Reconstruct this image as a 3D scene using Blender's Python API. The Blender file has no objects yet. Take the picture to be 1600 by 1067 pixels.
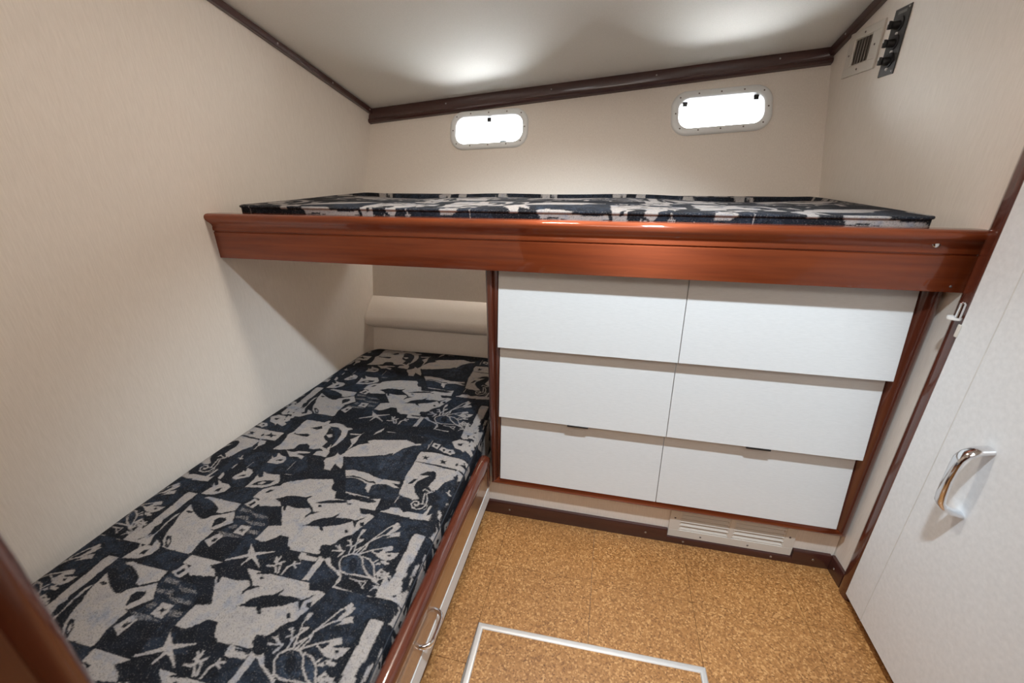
import bpy, bmesh, math, json
import numpy as np
from mathutils import Vector, Matrix

sc = bpy.context.scene
COL = sc.collection

# ------------------------------------------------------------------ camera, sky, lamps, exposure
CAM = Vector((0.3366, -1.1252, 1.1744))
yaw, pit, rol, FPX = -0.2263, -0.3947, -0.0056, 658.36
fw = Vector((math.sin(yaw)*math.cos(pit), math.cos(yaw)*math.cos(pit), math.sin(pit)))
rt = fw.cross(Vector((0, 0, 1))).normalized(); up = rt.cross(fw)
r2 = math.cos(rol)*rt + math.sin(rol)*up; u2 = -math.sin(rol)*rt + math.cos(rol)*up
cd = bpy.data.cameras.new('camera'); cam = bpy.data.objects.new('camera', cd); COL.objects.link(cam)
M = Matrix((r2, u2, -fw)).transposed().to_4x4(); M.translation = CAM
cam.matrix_world = M
cd.sensor_fit = 'HORIZONTAL'; cd.sensor_width = 36; cd.lens = FPX/1600*36; cd.clip_start = 0.02
cd.dof.use_dof = True; cd.dof.focus_distance = 1.4; cd.dof.aperture_fstop = 2.8
sc.camera = cam

w = bpy.data.worlds.new('daylight'); sc.world = w; w.use_nodes = True
bg = w.node_tree.nodes['Background']; bg.inputs['Color'].default_value = (0.93, 0.97, 1.0, 1); bg.inputs['Strength'].default_value = 22.0

def area(name, loc, target, size, power, color, shape='DISK', sy=None):
    l = bpy.data.lights.new(name, 'AREA'); l.shape = shape; l.size = size
    if sy: l.size_y = sy
    l.energy = power; l.color = color
    o = bpy.data.objects.new(name, l); COL.objects.link(o); o.location = loc
    o.rotation_euler = (Vector(target)-Vector(loc)).to_track_quat('-Z', 'Y').to_euler()
    return o
def spot(name, loc, target, power, color, cone, blend, radius):
    l = bpy.data.lights.new(name, 'SPOT'); l.energy = power; l.color = color
    l.spot_size = math.radians(cone); l.spot_blend = blend; l.shadow_soft_size = radius
    o = bpy.data.objects.new(name, l); COL.objects.link(o); o.location = loc
    o.rotation_euler = (Vector(target)-Vector(loc)).to_track_quat('-Z', 'Y').to_euler()
    return o
spot('ceiling_lamp_light', (0.55, -0.75, 1.955), (0.365, -0.365, 1.05), 172, (0.79, 0.91, 1.0), 80, .6, .05)
area('dome_lamp_light', (0.13, -0.10, 1.75), (-0.026, -0.709, 0), 0.16, 9.3, (1.0, 0.91, 0.79))
area('passage_fill_light', (0.45, -1.75, 2.02), (0.3, -0.2, 0.7), 0.6, 9, (1.0, 0.90, 0.79))  # soft fill added behind the camera, no lamp known there

sc.view_settings.view_transform = 'Standard'; sc.view_settings.look = 'None'
sc.view_settings.exposure = 0.12; sc.view_settings.gamma = 1; sc.view_settings.use_curve_mapping = False
sc.cycles.max_bounces = 14; sc.cycles.diffuse_bounces = 8; sc.cycles.transparent_max_bounces = 16

# ------------------------------------------------------------------ materials
def mat(name):
    m = bpy.data.materials.new(name); m.use_nodes = True
    nt = m.node_tree; b = nt.nodes['Principled BSDF']
    return m, nt, b
def nd(nt, t, **kw):
    n = nt.nodes.new(t)
    for k, v in kw.items(): setattr(n, k, v)
    return n
def coords(nt, scale=(1, 1, 1)):
    tc = nd(nt, 'ShaderNodeTexCoord'); mp = nd(nt, 'ShaderNodeMapping'); mp.inputs['Scale'].default_value = scale
    nt.links.new(tc.outputs['Object'], mp.inputs['Vector']); return mp.outputs['Vector']
def noise(nt, vec, scale, detail=4, rough=.55):
    n = nd(nt, 'ShaderNodeTexNoise'); n.inputs['Scale'].default_value = scale
    n.inputs['Detail'].default_value = detail; n.inputs['Roughness'].default_value = rough
    nt.links.new(vec, n.inputs['Vector']); return n.outputs['Fac']
def ramp(nt, fac, *stops):
    r = nd(nt, 'ShaderNodeValToRGB'); e = r.color_ramp.elements
    while len(e) < len(stops): e.new(.5)
    for i, (p, c) in enumerate(stops): e[i].position = p; e[i].color = (*c, 1)
    nt.links.new(fac, r.inputs['Fac']); return r.outputs['Color']
def bump(nt, b, h, strength=.2, dist=.002):
    bp = nd(nt, 'ShaderNodeBump'); bp.inputs['Strength'].default_value = strength; bp.inputs['Distance'].default_value = dist
    nt.links.new(h, bp.inputs['Height']); nt.links.new(bp.outputs['Normal'], b.inputs['Normal'])
def simple(name, col, rough=.5, metal=0, coat=0, spec=.5):
    m, nt, b = mat(name)
    b.inputs['Base Color'].default_value = (*col, 1); b.inputs['Roughness'].default_value = rough
    b.inputs['Metallic'].default_value = metal; b.inputs['Coat Weight'].default_value = coat
    b.inputs['Coat Roughness'].default_value = .05; b.inputs['Specular IOR Level'].default_value = spec
    return m
def wallpaper(name, c0, c1, scale, rough=.55, bs=.12):
    m, nt, b = mat(name)
    v = coords(nt, scale)
    n1 = noise(nt, v, 1.0, 5, .6)
    nt.links.new(ramp(nt, n1, (.3, c0), (.7, c1)), b.inputs['Base Color'])
    b.inputs['Roughness'].default_value = rough; b.inputs['Specular IOR Level'].default_value = .35
    bump(nt, b, n1, bs, .001)
    return m
WALL = wallpaper('cream_vinyl_wallcovering', (.735, .67, .60), (.815, .75, .68), (420, 420, 28))
CEIL = wallpaper('grey_white_headliner', (.78, .76, .71), (.84, .82, .77), (300, 300, 300), .7)
LAMI = wallpaper('white_linen_laminate', (.68, .69, .69), (.74, .75, .75), (60, 200, 600), .4, .05)
DOORM = wallpaper('white_textured_laminate', (.69, .705, .72), (.77, .785, .80), (90, 90, 90), .45, .1)
def wood(name, c0, c1, scale, rough=.25, coat=1.0, coatr=.04):
    m, nt, b = mat(name)
    v = coords(nt, scale); n1 = noise(nt, v, 1.0, 6, .6)
    nt.links.new(ramp(nt, n1, (.3, c0), (.72, c1)), b.inputs['Base Color'])
    b.inputs['Roughness'].default_value = rough; b.inputs['Coat Weight'].default_value = coat; b.inputs['Coat Roughness'].default_value = coatr
    return m
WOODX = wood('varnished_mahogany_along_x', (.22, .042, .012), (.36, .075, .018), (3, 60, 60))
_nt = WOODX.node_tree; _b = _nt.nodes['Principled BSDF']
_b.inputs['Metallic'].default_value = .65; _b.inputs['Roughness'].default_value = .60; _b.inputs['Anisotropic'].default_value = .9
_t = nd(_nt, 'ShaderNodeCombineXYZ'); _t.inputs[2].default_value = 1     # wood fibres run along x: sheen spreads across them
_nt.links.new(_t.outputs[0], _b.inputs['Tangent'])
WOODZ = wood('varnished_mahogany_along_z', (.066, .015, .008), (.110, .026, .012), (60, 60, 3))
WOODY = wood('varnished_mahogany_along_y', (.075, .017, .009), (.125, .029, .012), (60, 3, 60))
DARK = wood('shade_darkened_trim', (.038, .011, .009), (.060, .017, .013), (4, 50, 50), .3, .8, .08)  # mahogany with the ceiling trims' backlit shade in its colour; baseboards share it
BULK = wood('dark_wood_bulkhead', (.10, .050, .045), (.14, .068, .06), (40, 40, 3), .6, .1, .3)
TAN = wood('glossy_varnished_teak_panel', (.26, .135, .07), (.33, .18, .09), (60, 2, 40), .3, 1.0, .02)
PLASTIC = simple('off_white_plastic', (.66, .62, .56), .4)
WPLASTIC = simple('white_plastic', (.78, .78, .77), .3)
PORTM = simple('white_painted_port_rim', (.80, .82, .82), .3)
BLACK = simple('black_plastic', (.012, .012, .013), .35)
PLATE = simple('brushed_dark_plate', (.055, .053, .052), .4, .3)
CHROME = simple('polished_chrome', (.82, .83, .85), .07, 1)
ALU = simple('brushed_aluminium', (.74, .72, .70), .42, .85)
STEEL = simple('screw_steel', (.45, .43, .42), .35, 1)
SCREWD = simple('dull_screw', (.16, .13, .12), .5, .4)
SHADOWGAP = simple('dark_cavity', (.20, .18, .16), .8)
LENS = simple('grey_label', (.18, .22, .27), .5)

def cork():
    m, nt, b = mat('cork_tile')
    v = coords(nt)
    vo = nd(nt, 'ShaderNodeTexVoronoi'); vo.inputs['Scale'].default_value = 250; nt.links.new(v, vo.inputs['Vector'])
    sp = nd(nt, 'ShaderNodeSeparateColor'); nt.links.new(vo.outputs['Color'], sp.inputs['Color'])
    base = ramp(nt, sp.outputs['Red'], (0, (.19, .078, .020)), (.25, (.29, .128, .036)), (.75, (.38, .178, .055)), (1, (.55, .30, .115)))
    n2 = noise(nt, v, 260, 2, .5)
    dk = ramp(nt, n2, (.26, (.25, .2, .16)), (.36, (1, 1, 1)))
    n3 = noise(nt, v, 3.5, 3, .5)
    lg = ramp(nt, n3, (.3, (.9, .88, .86)), (.7, (1.06, 1.06, 1.06)))
    mx = nd(nt, 'ShaderNodeMix', data_type='RGBA', blend_type='MULTIPLY'); mx.inputs['Factor'].default_value = 1
    nt.links.new(base, mx.inputs['A']); nt.links.new(dk, mx.inputs['B'])
    mx2 = nd(nt, 'ShaderNodeMix', data_type='RGBA', blend_type='MULTIPLY'); mx2.inputs['Factor'].default_value = 1
    nt.links.new(mx.outputs['Result'], mx2.inputs['A']); nt.links.new(lg, mx2.inputs['B'])
    nt.links.new(mx2.outputs['Result'], b.inputs['Base Color'])
    b.inputs['Roughness'].default_value = .45
    bump(nt, b, sp.outputs['Green'], .15, .0006)
    return m
CORK = cork()

def fabric():
    m, nt, b = mat('marine_print_tapestry')
    a = nd(nt, 'ShaderNodeAttribute', attribute_name='print')
    sp = nd(nt, 'ShaderNodeSeparateColor'); nt.links.new(a.outputs['Color'], sp.inputs['Color'])
    v = coords(nt)
    n_f = noise(nt, v, 330, 4, .75); n_m = noise(nt, v, 28, 4, .6)
    dark = ramp(nt, n_m, (.35, (.0035, .004, .006)), (.62, (.006, .008, .013)))
    navy = ramp(nt, n_m, (.3, (.012, .018, .030)), (.7, (.030, .044, .070)))
    cream = ramp(nt, n_m, (.3, (.27, .25, .25)), (.5, (.33, .295, .27)), (.72, (.22, .225, .255)))
    n_b = noise(nt, v, 60, 5, .65); n_w = noise(nt, v, 520, 3, .7)
    mp = nd(nt, 'ShaderNodeMapRange'); mp.inputs['From Min'].default_value = .38; mp.inputs['From Max'].default_value = .62; nt.links.new(n_b, mp.inputs['Value'])
    mg = nd(nt, 'ShaderNodeMath', operation='MULTIPLY'); nt.links.new(sp.outputs['Green'], mg.inputs[0]); nt.links.new(mp.outputs['Result'], mg.inputs[1])
    m1 = nd(nt, 'ShaderNodeMix', data_type='RGBA'); nt.links.new(mg.outputs[0], m1.inputs['Factor'])
    nt.links.new(dark, m1.inputs['A']); nt.links.new(navy, m1.inputs['B'])
    # ragged woven edge of each motif, pale flecks in the dark ground and dark flecks in the cream
    ad = nd(nt, 'ShaderNodeMath', operation='MULTIPLY_ADD'); ad.inputs[1].default_value = 2.4; ad.inputs[2].default_value = -1.2
    nt.links.new(n_f, ad.inputs[0])
    ad2 = nd(nt, 'ShaderNodeMath', operation='MULTIPLY_ADD'); ad2.inputs[1].default_value = 1.5; nt.links.new(n_w, ad2.inputs[0]); nt.links.new(ad.outputs[0], ad2.inputs[2])
    ad3 = nd(nt, 'ShaderNodeMath', operation='ADD'); nt.links.new(ad2.outputs[0], ad3.inputs[0]); ad3.inputs[1].default_value = -.75
    ad = ad3
    s = nd(nt, 'ShaderNodeMath', operation='ADD'); nt.links.new(sp.outputs['Red'], s.inputs[0]); nt.links.new(ad.outputs[0], s.inputs[1])
    mr = nd(nt, 'ShaderNodeMapRange'); mr.inputs['From Min'].default_value = .22; mr.inputs['From Max'].default_value = .98
    nt.links.new(s.outputs[0], mr.inputs['Value'])
    m2 = nd(nt, 'ShaderNodeMix', data_type='RGBA'); nt.links.new(mr.outputs['Result'], m2.inputs['Factor'])
    nt.links.new(m1.outputs['Result'], m2.inputs['A']); nt.links.new(cream, m2.inputs['B'])
    nt.links.new(m2.outputs['Result'], b.inputs['Base Color'])
    b.inputs['Roughness'].default_value = .85; b.inputs['Specular IOR Level'].default_value = .2
    b.inputs['Sheen Weight'].default_value = 0
    bump(nt, b, n_f, .25, .0008)
    return m
FAB = fabric()

def glass():
    m, nt, b = mat('port_glass'); out = nt.nodes['Material Output']
    tr = nd(nt, 'ShaderNodeBsdfTransparent'); gl = nd(nt, 'ShaderNodeBsdfGlossy'); gl.inputs['Roughness'].default_value = .02
    fr = nd(nt, 'ShaderNodeFresnel'); fr.inputs['IOR'].default_value = 1.35
    mx = nd(nt, 'ShaderNodeMixShader'); nt.links.new(fr.outputs[0], mx.inputs[0])
    nt.links.new(tr.outputs[0], mx.inputs[1]); nt.links.new(gl.outputs[0], mx.inputs[2]); nt.links.new(mx.outputs[0], out.inputs['Surface'])
    return m
GLASS = glass()
def lampmat():
    m, nt, b = mat('lamp_diffuser'); b.inputs['Emission Color'].default_value = (.95, .97, 1, 1); b.inputs['Emission Strength'].default_value = 3
    return m
LAMP = lampmat()

# ------------------------------------------------------------------ helpers
def link(name, me, m, parent=None):
    o = bpy.data.objects.new(name, me); COL.objects.link(o)
    if m is not None: me.materials.append(m)
    if parent is not None: o.parent = parent
    return o
def build(name, bm, m, parent=None, smooth=35):
    bmesh.ops.remove_doubles(bm, verts=bm.verts, dist=1e-6)
    bmesh.ops.recalc_face_normals(bm, faces=bm.faces)
    me = bpy.data.meshes.new(name); bm.to_mesh(me); bm.free()
    if smooth:
        for p in me.polygons: p.use_smooth = True
        me.set_sharp_from_angle(angle=math.radians(smooth))
    return link(name, me, m, parent)
def box(bm, x0, x1, y0, y1, z0, z1, bev=0, seg=2):
    vs = [bm.verts.new((x, y, z)) for x in (x0, x1) for y in (y0, y1) for z in (z0, z1)]
    fs = [bm.faces.new([vs[i] for i in f]) for f in ((0, 1, 3, 2), (4, 6, 7, 5), (0, 4, 5, 1), (2, 3, 7, 6), (0, 2, 6, 4), (1, 5, 7, 3))]
    if bev:
        es = list({e for f in fs for e in f.edges})
        bmesh.ops.bevel(bm, geom=es, offset=bev, segments=seg, affect='EDGES', profile=.5)
def hexa(bm, q0, q1):
    """solid between two corresponding loops of points"""
    a = [bm.verts.new(p) for p in q0]; b = [bm.verts.new(p) for p in q1]; n = len(a)
    bm.faces.new(a); bm.faces.new(b[::-1])
    for i in range(n): bm.faces.new((a[i], b[i], b[(i+1) % n], a[(i+1) % n]))
def loft(bm, loops, closed=True, caps=True):
    L = [[bm.verts.new(p) for p in lp] for lp in loops]; n = len(L[0])
    for A, B in zip(L, L[1:]):
        for i in range(n if closed else n-1): bm.faces.new((A[i], A[(i+1) % n], B[(i+1) % n], B[i]))
    if caps and closed: bm.faces.new(L[0][::-1]); bm.faces.new(L[-1])
def tube(bm, pts, rad, seg=12, caps=True, flat=1.0, ref=None):
    pts = [Vector(p) for p in pts]; loops = []
    prev = None
    for i, p in enumerate(pts):
        d = (pts[min(i+1, len(pts)-1)]-pts[max(i-1, 0)]).normalized()
        a = (ref if ref is not None else (Vector((0, 0, 1)) if abs(d.z) < .9 else Vector((1, 0, 0))))
        if prev is not None and ref is None: a = prev
        s = d.cross(a).normalized(); t = s.cross(d).normalized(); prev = t
        r = rad[i] if isinstance(rad, (list, tuple)) else rad
        loops.append([p+s*math.cos(k*2*math.pi/seg)*r+t*math.sin(k*2*math.pi/seg)*r*flat for k in range(seg)])
    loft(bm, loops, True, caps)
def cyl(bm, p0, p1, r0, r1=None, seg=16):
    tube(bm, [p0, p1], [r0, r0 if r1 is None else r1], seg)
def dome(bm, c, n, r, h, seg=10, rings=3):
    """low dome (screw head) at c along n"""
    c = Vector(c); n = Vector(n).normalized(); a = n.orthogonal().normalized(); b = n.cross(a)
    loops = []
    for k in range(rings):
        t = k/rings*math.pi/2
        loops.append([c+n*(h*math.sin(t))+(a*math.cos(j*2*math.pi/seg)+b*math.sin(j*2*math.pi/seg))*r*math.cos(t) for j in range(seg)])
    loft(bm, loops, True, False)
    L = bm.verts; top = bm.verts.new(c+n*h); bm.verts.ensure_lookup_table(); k = len(L)-1-seg
    for j in range(seg): bm.faces.new((bm.verts[k+j], bm.verts[k+(j+1) % seg], top))
def tag(o, label=None, cat=None, group=None, kind=None):
    if label: o['label'] = label
    if cat: o['category'] = cat
    if group: o['group'] = group
    if kind: o['kind'] = kind
    return o
def structure(o, label=None): return tag(o, label, None, None, 'structure')
def empty(name, loc, label, cat, group=None):
    o = bpy.data.objects.new(name, None); COL.objects.link(o); o.location = loc; o.empty_display_size = .05
    return tag(o, label, cat, group)
def adopt(root, *obs):
    for o in obs:
        o.parent = root; o.matrix_parent_inverse = Matrix.Translation(root.location).inverted()
_screw = {}
def screw(parent, c, n, r=.0035, m=STEEL, h=.0018):
    """screw heads share one mesh per size and material"""
    key = (r, m.name, h)
    if key not in _screw:
        bm = bmesh.new(); dome(bm, (0, 0, -h*.25), (0, 0, 1), r, h*1.25)
        o = build('screw', bm, m); _screw[key] = o.data
    else:
        o = bpy.data.objects.new('screw', _screw[key]); COL.objects.link(o)
    o.matrix_world = Matrix.Translation(Vector(c)) @ Vector(n).to_track_quat('Z', 'Y').to_matrix().to_4x4()
    if parent is not None:
        o.parent = parent; o.matrix_parent_inverse = parent_inv(parent)
    return o
def parent_inv(p):
    m = Matrix.Translation(p.location)
    return m.inverted()
def rrect(w, h, r, n=8):
    """rounded rectangle outline, centred"""
    out = []
    for cx, cy, a0 in ((w/2-r, h/2-r, 0), (-w/2+r, h/2-r, 90), (-w/2+r, -h/2+r, 180), (w/2-r, -h/2+r, 270)):
        for k in range(n+1):
            a = math.radians(a0+90*k/n); out.append((cx+r*math.cos(a), cy+r*math.sin(a)))
    return out

# ------------------------------------------------------------------ room geometry (metres)
def XL(y): return -.8514 + .1356*y                 # left wall tapers with the hull
def XR(y): return 1.0986 - .0553*y                 # right wall
def yU(z): return .7006 + .3491*(z-1.1)            # hull side above the upper berth leans outboard
def yLo(z): return .6675 + .1737*(z-.7)            # hull side above the lower berth
def zC(x, y): return 1.405 + .0895*(x+.754) - .348*(y-.81)   # underside of the sloping deck
YF, YB = -1.0, -2.1                                # cabin bulkhead, end of the passage
ZP = 2.08                                          # level headliner over the passage

# ------------------------------------------------------------------ the setting
# left wall: one long sheet
bm = bmesh.new()
q = [(XL(y), y) for y in (YB, 1.1)]
hexa(bm, [(q[0][0], q[0][1], -.02), (q[1][0], q[1][1], -.02), (q[1][0], q[1][1], 2.4), (q[0][0], q[0][1], 2.4)],
     [(q[0][0]-.03, q[0][1], -.02), (q[1][0]-.03, q[1][1], -.02), (q[1][0]-.03, q[1][1], 2.4), (q[0][0]-.03, q[0][1], 2.4)])
structure(build('wall_left', bm, WALL))
# right wall
bm = bmesh.new()
hexa(bm, [(XR(YB), YB, -.02), (XR(1.1), 1.1, -.02), (XR(1.1), 1.1, 2.4), (XR(YB), YB, 2.4)],
     [(XR(YB)+.03, YB, -.02), (XR(1.1)+.03, 1.1, -.02), (XR(1.1)+.03, 1.1, 2.4), (XR(YB)+.03, YB, 2.4)])
structure(build('wall_right', bm, WALL))

# back wall above the berth: sheet along the flared hull with two openings for the ports
PORTS = [dict(cx=-.196, cz=1.3155, w=.336, h=.158, rot=.033, fw=.0245), dict(cx=.701, cz=1.3600, w=.350, h=.164, rot=.058, fw=.0275)]
NB = Vector((0, -1, .3491)).normalized()           # into the cabin
UB = Vector((0, .3491, 1)).normalized()            # up along the sheet
def onback(x, z, off=0): return Vector((x, yU(z), z)) + NB*off
def portpt(P, a, b, off=0):
    c, s = math.cos(P['rot']), math.sin(P['rot'])
    x = P['cx'] + a*c - b*s
    return onback(P['cx'], P['cz']) + Vector((1, 0, 0))*(a*c-b*s) + UB*(a*s+b*c) + NB*off
bm = bmesh.new()
edges = []
def ring(pts):
    vs = [bm.verts.new(p) for p in pts]
    for i in range(len(vs)): edges.append(bm.edges.new((vs[i], vs[(i+1) % len(vs)])))
ring([onback(x, z) for x, z in ((-.84, .93), (1.10, .93), (1.10, 1.75), (-.84, 1.75))])
for P in PORTS: ring([portpt(P, a, b) for a, b in rrect(P['w']-.028, P['h']-.028, .048)])
bmesh.ops.triangle_fill(bm, use_beauty=True, edges=edges)
bmesh.ops.recalc_face_normals(bm, faces=bm.faces)
bm.faces.ensure_lookup_table()
if bm.faces[0].normal.dot(NB) < 0: bmesh.ops.reverse_faces(bm, faces=bm.faces)
ret = bmesh.ops.extrude_face_region(bm, geom=list(bm.faces))
for v in [g for g in ret['geom'] if isinstance(g, bmesh.types.BMVert)]: v.co -= NB*.03
structure(build('wall_back', bm, WALL, smooth=0))
# back wall beside the lower berth
bm = bmesh.new()
hexa(bm, [(-.86, yLo(-.02), -.02), (1.1, yLo(-.02), -.02), (1.1, yLo(.955), .955), (-.86, yLo(.955), .955)],
     [(-.86, yLo(-.02)+.03, -.02), (1.1, yLo(-.02)+.03, -.02), (1.1, yLo(.955)+.03, .955), (-.86, yLo(.955)+.03, .955)])
structure(build('wall_back_lower', bm, WALL))

# ceiling: sloping deck head then level over the passage
bm = bmesh.new()
cor = [(-.83, 1.0), (1.12, 1.0), (1.16, YF), (-1.03, YF)]
hexa(bm, [(x, y, zC(x, y)) for x, y in cor], [(x, y, zC(x, y)+.03) for x, y in cor])
structure(build('ceiling', bm, CEIL))
bm = bmesh.new(); box(bm, -.1, 1.25, YB-.03, YF+.02, ZP, ZP+.03)
structure(build('ceiling_passage', bm, CEIL))
bm = bmesh.new(); box(bm, -1.05, 1.25, YF-.012, YF+.012, 1.9, 2.4)
structure(build('wall_front_upper', bm, WALL))

# passage behind the camera
bm = bmesh.new(); box(bm, -.1, -.066, YB, YF-.012, -.02, 2.1); structure(build('wall_passage_left', bm, WOODZ))
bm = bmesh.new(); box(bm, -.1, 1.25, YB-.03, YB, -.02, 2.1); structure(build('wall_passage_end', bm, WOODZ))
# bulkhead closing the foot of the lower berth, with its varnished corner trim at the doorway
bm = bmesh.new(); box(bm, -1.02, -.078, YF-.012, YF+.004, -.0, 2.0)
structure(build('wall_front', bm, BULK))
bm = bmesh.new(); box(bm, -1.02, -.078, YF+.004, YF+.010, -.0, 2.0)
structure(build('wall_front_lining', bm, WALL))
bm = bmesh.new()
prof = [(-.094, -.0165), (-.078, -.0175), (-.068, -.0150), (-.061, -.0085), (-.0585, -.001), (-.061, .007), (-.068, .012), (-.078, .0145), (-.094, .0145)]
loft(bm, [[(a, YF+b_, z) for a, b_ in prof] for z in (0, 2.02)])
structure(build('trim_1', bm, WOODZ, smooth=50), 'rounded varnished doorway trim, blurred in the near left corner')

# floor: sub-base with separate cork tiles
bm = bmesh.new(); box(bm, -1.1, 1.3, YB-.05, .75, -.03, -.0045)
floor = structure(build('floor', bm, SHADOWGAP))
HX0, HX1, HY0, HY1 = .070, .654, -.97, -.388        # cut-out for the hatch
tx = [-.235, .065, .366, .655, .955, 1.22]; ty = [.11, -.19, -.49, -.79, -1.09, -1.39, -1.69, -1.99, -2.12]
g = .0004
for i in range(len(tx)-1):
    for j in range(len(ty)-1):
        x0, x1, y1, y0 = tx[i]+g, tx[i+1]-g, ty[j]-g, ty[j+1]+g
        # split tiles around the hatch opening
        rects = []
        if x1 <= HX0 or x0 >= HX1 or y1 <= HY0 or y0 >= HY1: rects = [(x0, x1, y0, y1)]
        else:
            if y1 > HY1: rects.append((x0, x1, HY1, y1))
            if y0 < HY0: rects.append((x0, x1, y0, HY0))
            a, b = max(y0, HY0), min(y1, HY1)
            if x0 < HX0: rects.append((x0, HX0, a, b))
            if x1 > HX1: rects.append((HX1, x1, a, b))
        for (a, b, c, d) in rects:
            if b-a < .01 or d-c < .01: continue
            bm = bmesh.new(); box(bm, a, b, c, d, -.0045, 0, .0003, 1)
            build('cork_tile', bm, CORK, floor, smooth=0)

# floor hatch with aluminium edging
hatch = empty('floor_hatch', (.362, -.68, 0), 'square cork floor hatch edged in brushed aluminium', 'hatch')
th = .0075; hm = Matrix.Translation((.066, -.383, 0)) @ Matrix.Rotation(.026, 4, 'Z')
def hp(x, y, z): return tuple(hm @ Vector((x, y, z)))
HW, HL, TW = .594, .58, .0165
def strip(p, q, nrm):
    bm = bmesh.new(); p = Vector(p); q = Vector(q); d = (q-p).normalized(); n = Vector(nrm)
    prof = [(0, -.004), (0, .0012), (.002, .0028), (TW*.5, .0034), (TW-.002, .0028), (TW, .0012), (TW, -.004)]
    loft(bm, [[tuple(hm @ (p + n*a + Vector((0, 0, b)) + d*a)) for a, b in prof], [tuple(hm @ (q + n*a + Vector((0, 0, b)) - d*a)) for a, b in prof]])
    adopt(hatch, build('edge_strip', bm, ALU, smooth=30))
strip((0, 0, 0), (HW, 0, 0), (0, -1, 0)); strip((HW, 0, 0), (HW, -HL, 0), (-1, 0, 0))
strip((HW, -HL, 0), (0, -HL, 0), (0, 1, 0)); strip((0, -HL, 0), (0, 0, 0), (1, 0, 0))
bm = bmesh.new()
c4 = [(TW, -TW), (HW-TW, -TW), (HW-TW, -HL+TW), (TW, -HL+TW)]
hexa(bm, [hp(x, y, .0008) for x, y in c4], [hp(x, y, -.004) for x, y in c4])
adopt(hatch, build('cork_panel', bm, CORK, smooth=0))

# ceiling trims
def trimrun(name, prof, p0, p1, U, V, m, screws=(), sm=40):
    bm = bmesh.new(); p0 = Vector(p0); p1 = Vector(p1); U = Vector(U).normalized(); V = Vector(V).normalized()
    loft(bm, [[tuple(p + U*a + V*b) for a, b in prof] for p in (p0, p1)])
    o = structure(build(name, bm, m, smooth=sm))
    for t, a, b in screws:
        screw(o, p0.lerp(p1, t)+U*a+V*b, U, .0032, STEEL)
    return o
# back: bottom edge follows the rising sheer
pb0, pb1 = onback(-.765, 1.3505), onback(1.05, 1.5025)
pt0, pt1 = onback(-.765, 1.400), onback(1.05, 1.562)
h = (pt0-pb0).length
profb = [(0, -.004), (.013, -.003), (.019, .003), (.019, .011), (.015, .014), (.0165, .0165), (.0165, .054), (.013, .058), (0, .060)]
def tb(x): return (x+.765)/(1.05+.765)
trimrun('trim_2', profb, pb0, pb1, NB, UB, DARK, [(tb(x), .0168, .034) for x in (-.745, -.387, .059, .459, .88)])
# left and right: slim battens up the deck slope
y0 = .80
profl = [(0, -.004), (.014, -.004), (.017, 0), (.017, .016), (0, .016)]
pl0 = Vector((XL(y0), y0, zC(XL(y0), y0)-.020)); pl1 = Vector((XL(YF), YF, zC(XL(YF), YF)-.020))
trimrun('trim_3', profl, pl0, pl1, (1, -.1356, 0), (0, 0, 1), DARK, [(t, .0172, .007) for t in (.015, .13, .26, .39, .54, .7, .85)])
pr0 = Vector((XR(.845), .845, zC(XR(.845), .845)-.026)); pr1 = Vector((XR(YF), YF, zC(XR(YF), YF)-.026))
trimrun('trim_4', [(a, b*1.35) for a, b in profl], pr0, pr1, (-1, -.0553, 0), (0, 0, 1), DARK, [(t, .0172, .010) for t in (.05, .135, .3, .5, .7)])

# corner post between the cabin wall and the locker door
bm = bmesh.new()
xp = XR(-.045)
prof = [(.012, .0), (-.006, .0), (-.0115, -.004), (-.014, -.012), (-.0145, -.022), (-.0135, -.034), (-.010, -.042), (-.004, -.046), (.012, -.046)]
loft(bm, [[(xp-.0005+a, -.045+b, z) for a, b in prof] for z in (0, 2.02)])
post = structure(build('trim_5', bm, WOODZ, smooth=60), 'vertical varnished post between the cabin wall and the white door')

# locker door in the right wall
bm = bmesh.new()
box(bm, 1.079, 1.098, -.66, -.094, .035, 1.98, .0015, 1)
door = structure(build('door_1', bm, DOORM, smooth=0), 'white textured locker door with a chrome pull on the right')
bm = bmesh.new(); box(bm, 1.0778, 1.0795, -.1765, -.1755, .036, 1.979); build('door_seam', bm, wallpaper('seam', (.60, .58, .55), (.63, .61, .58), (40, 40, 40)), door, smooth=0)
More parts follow.
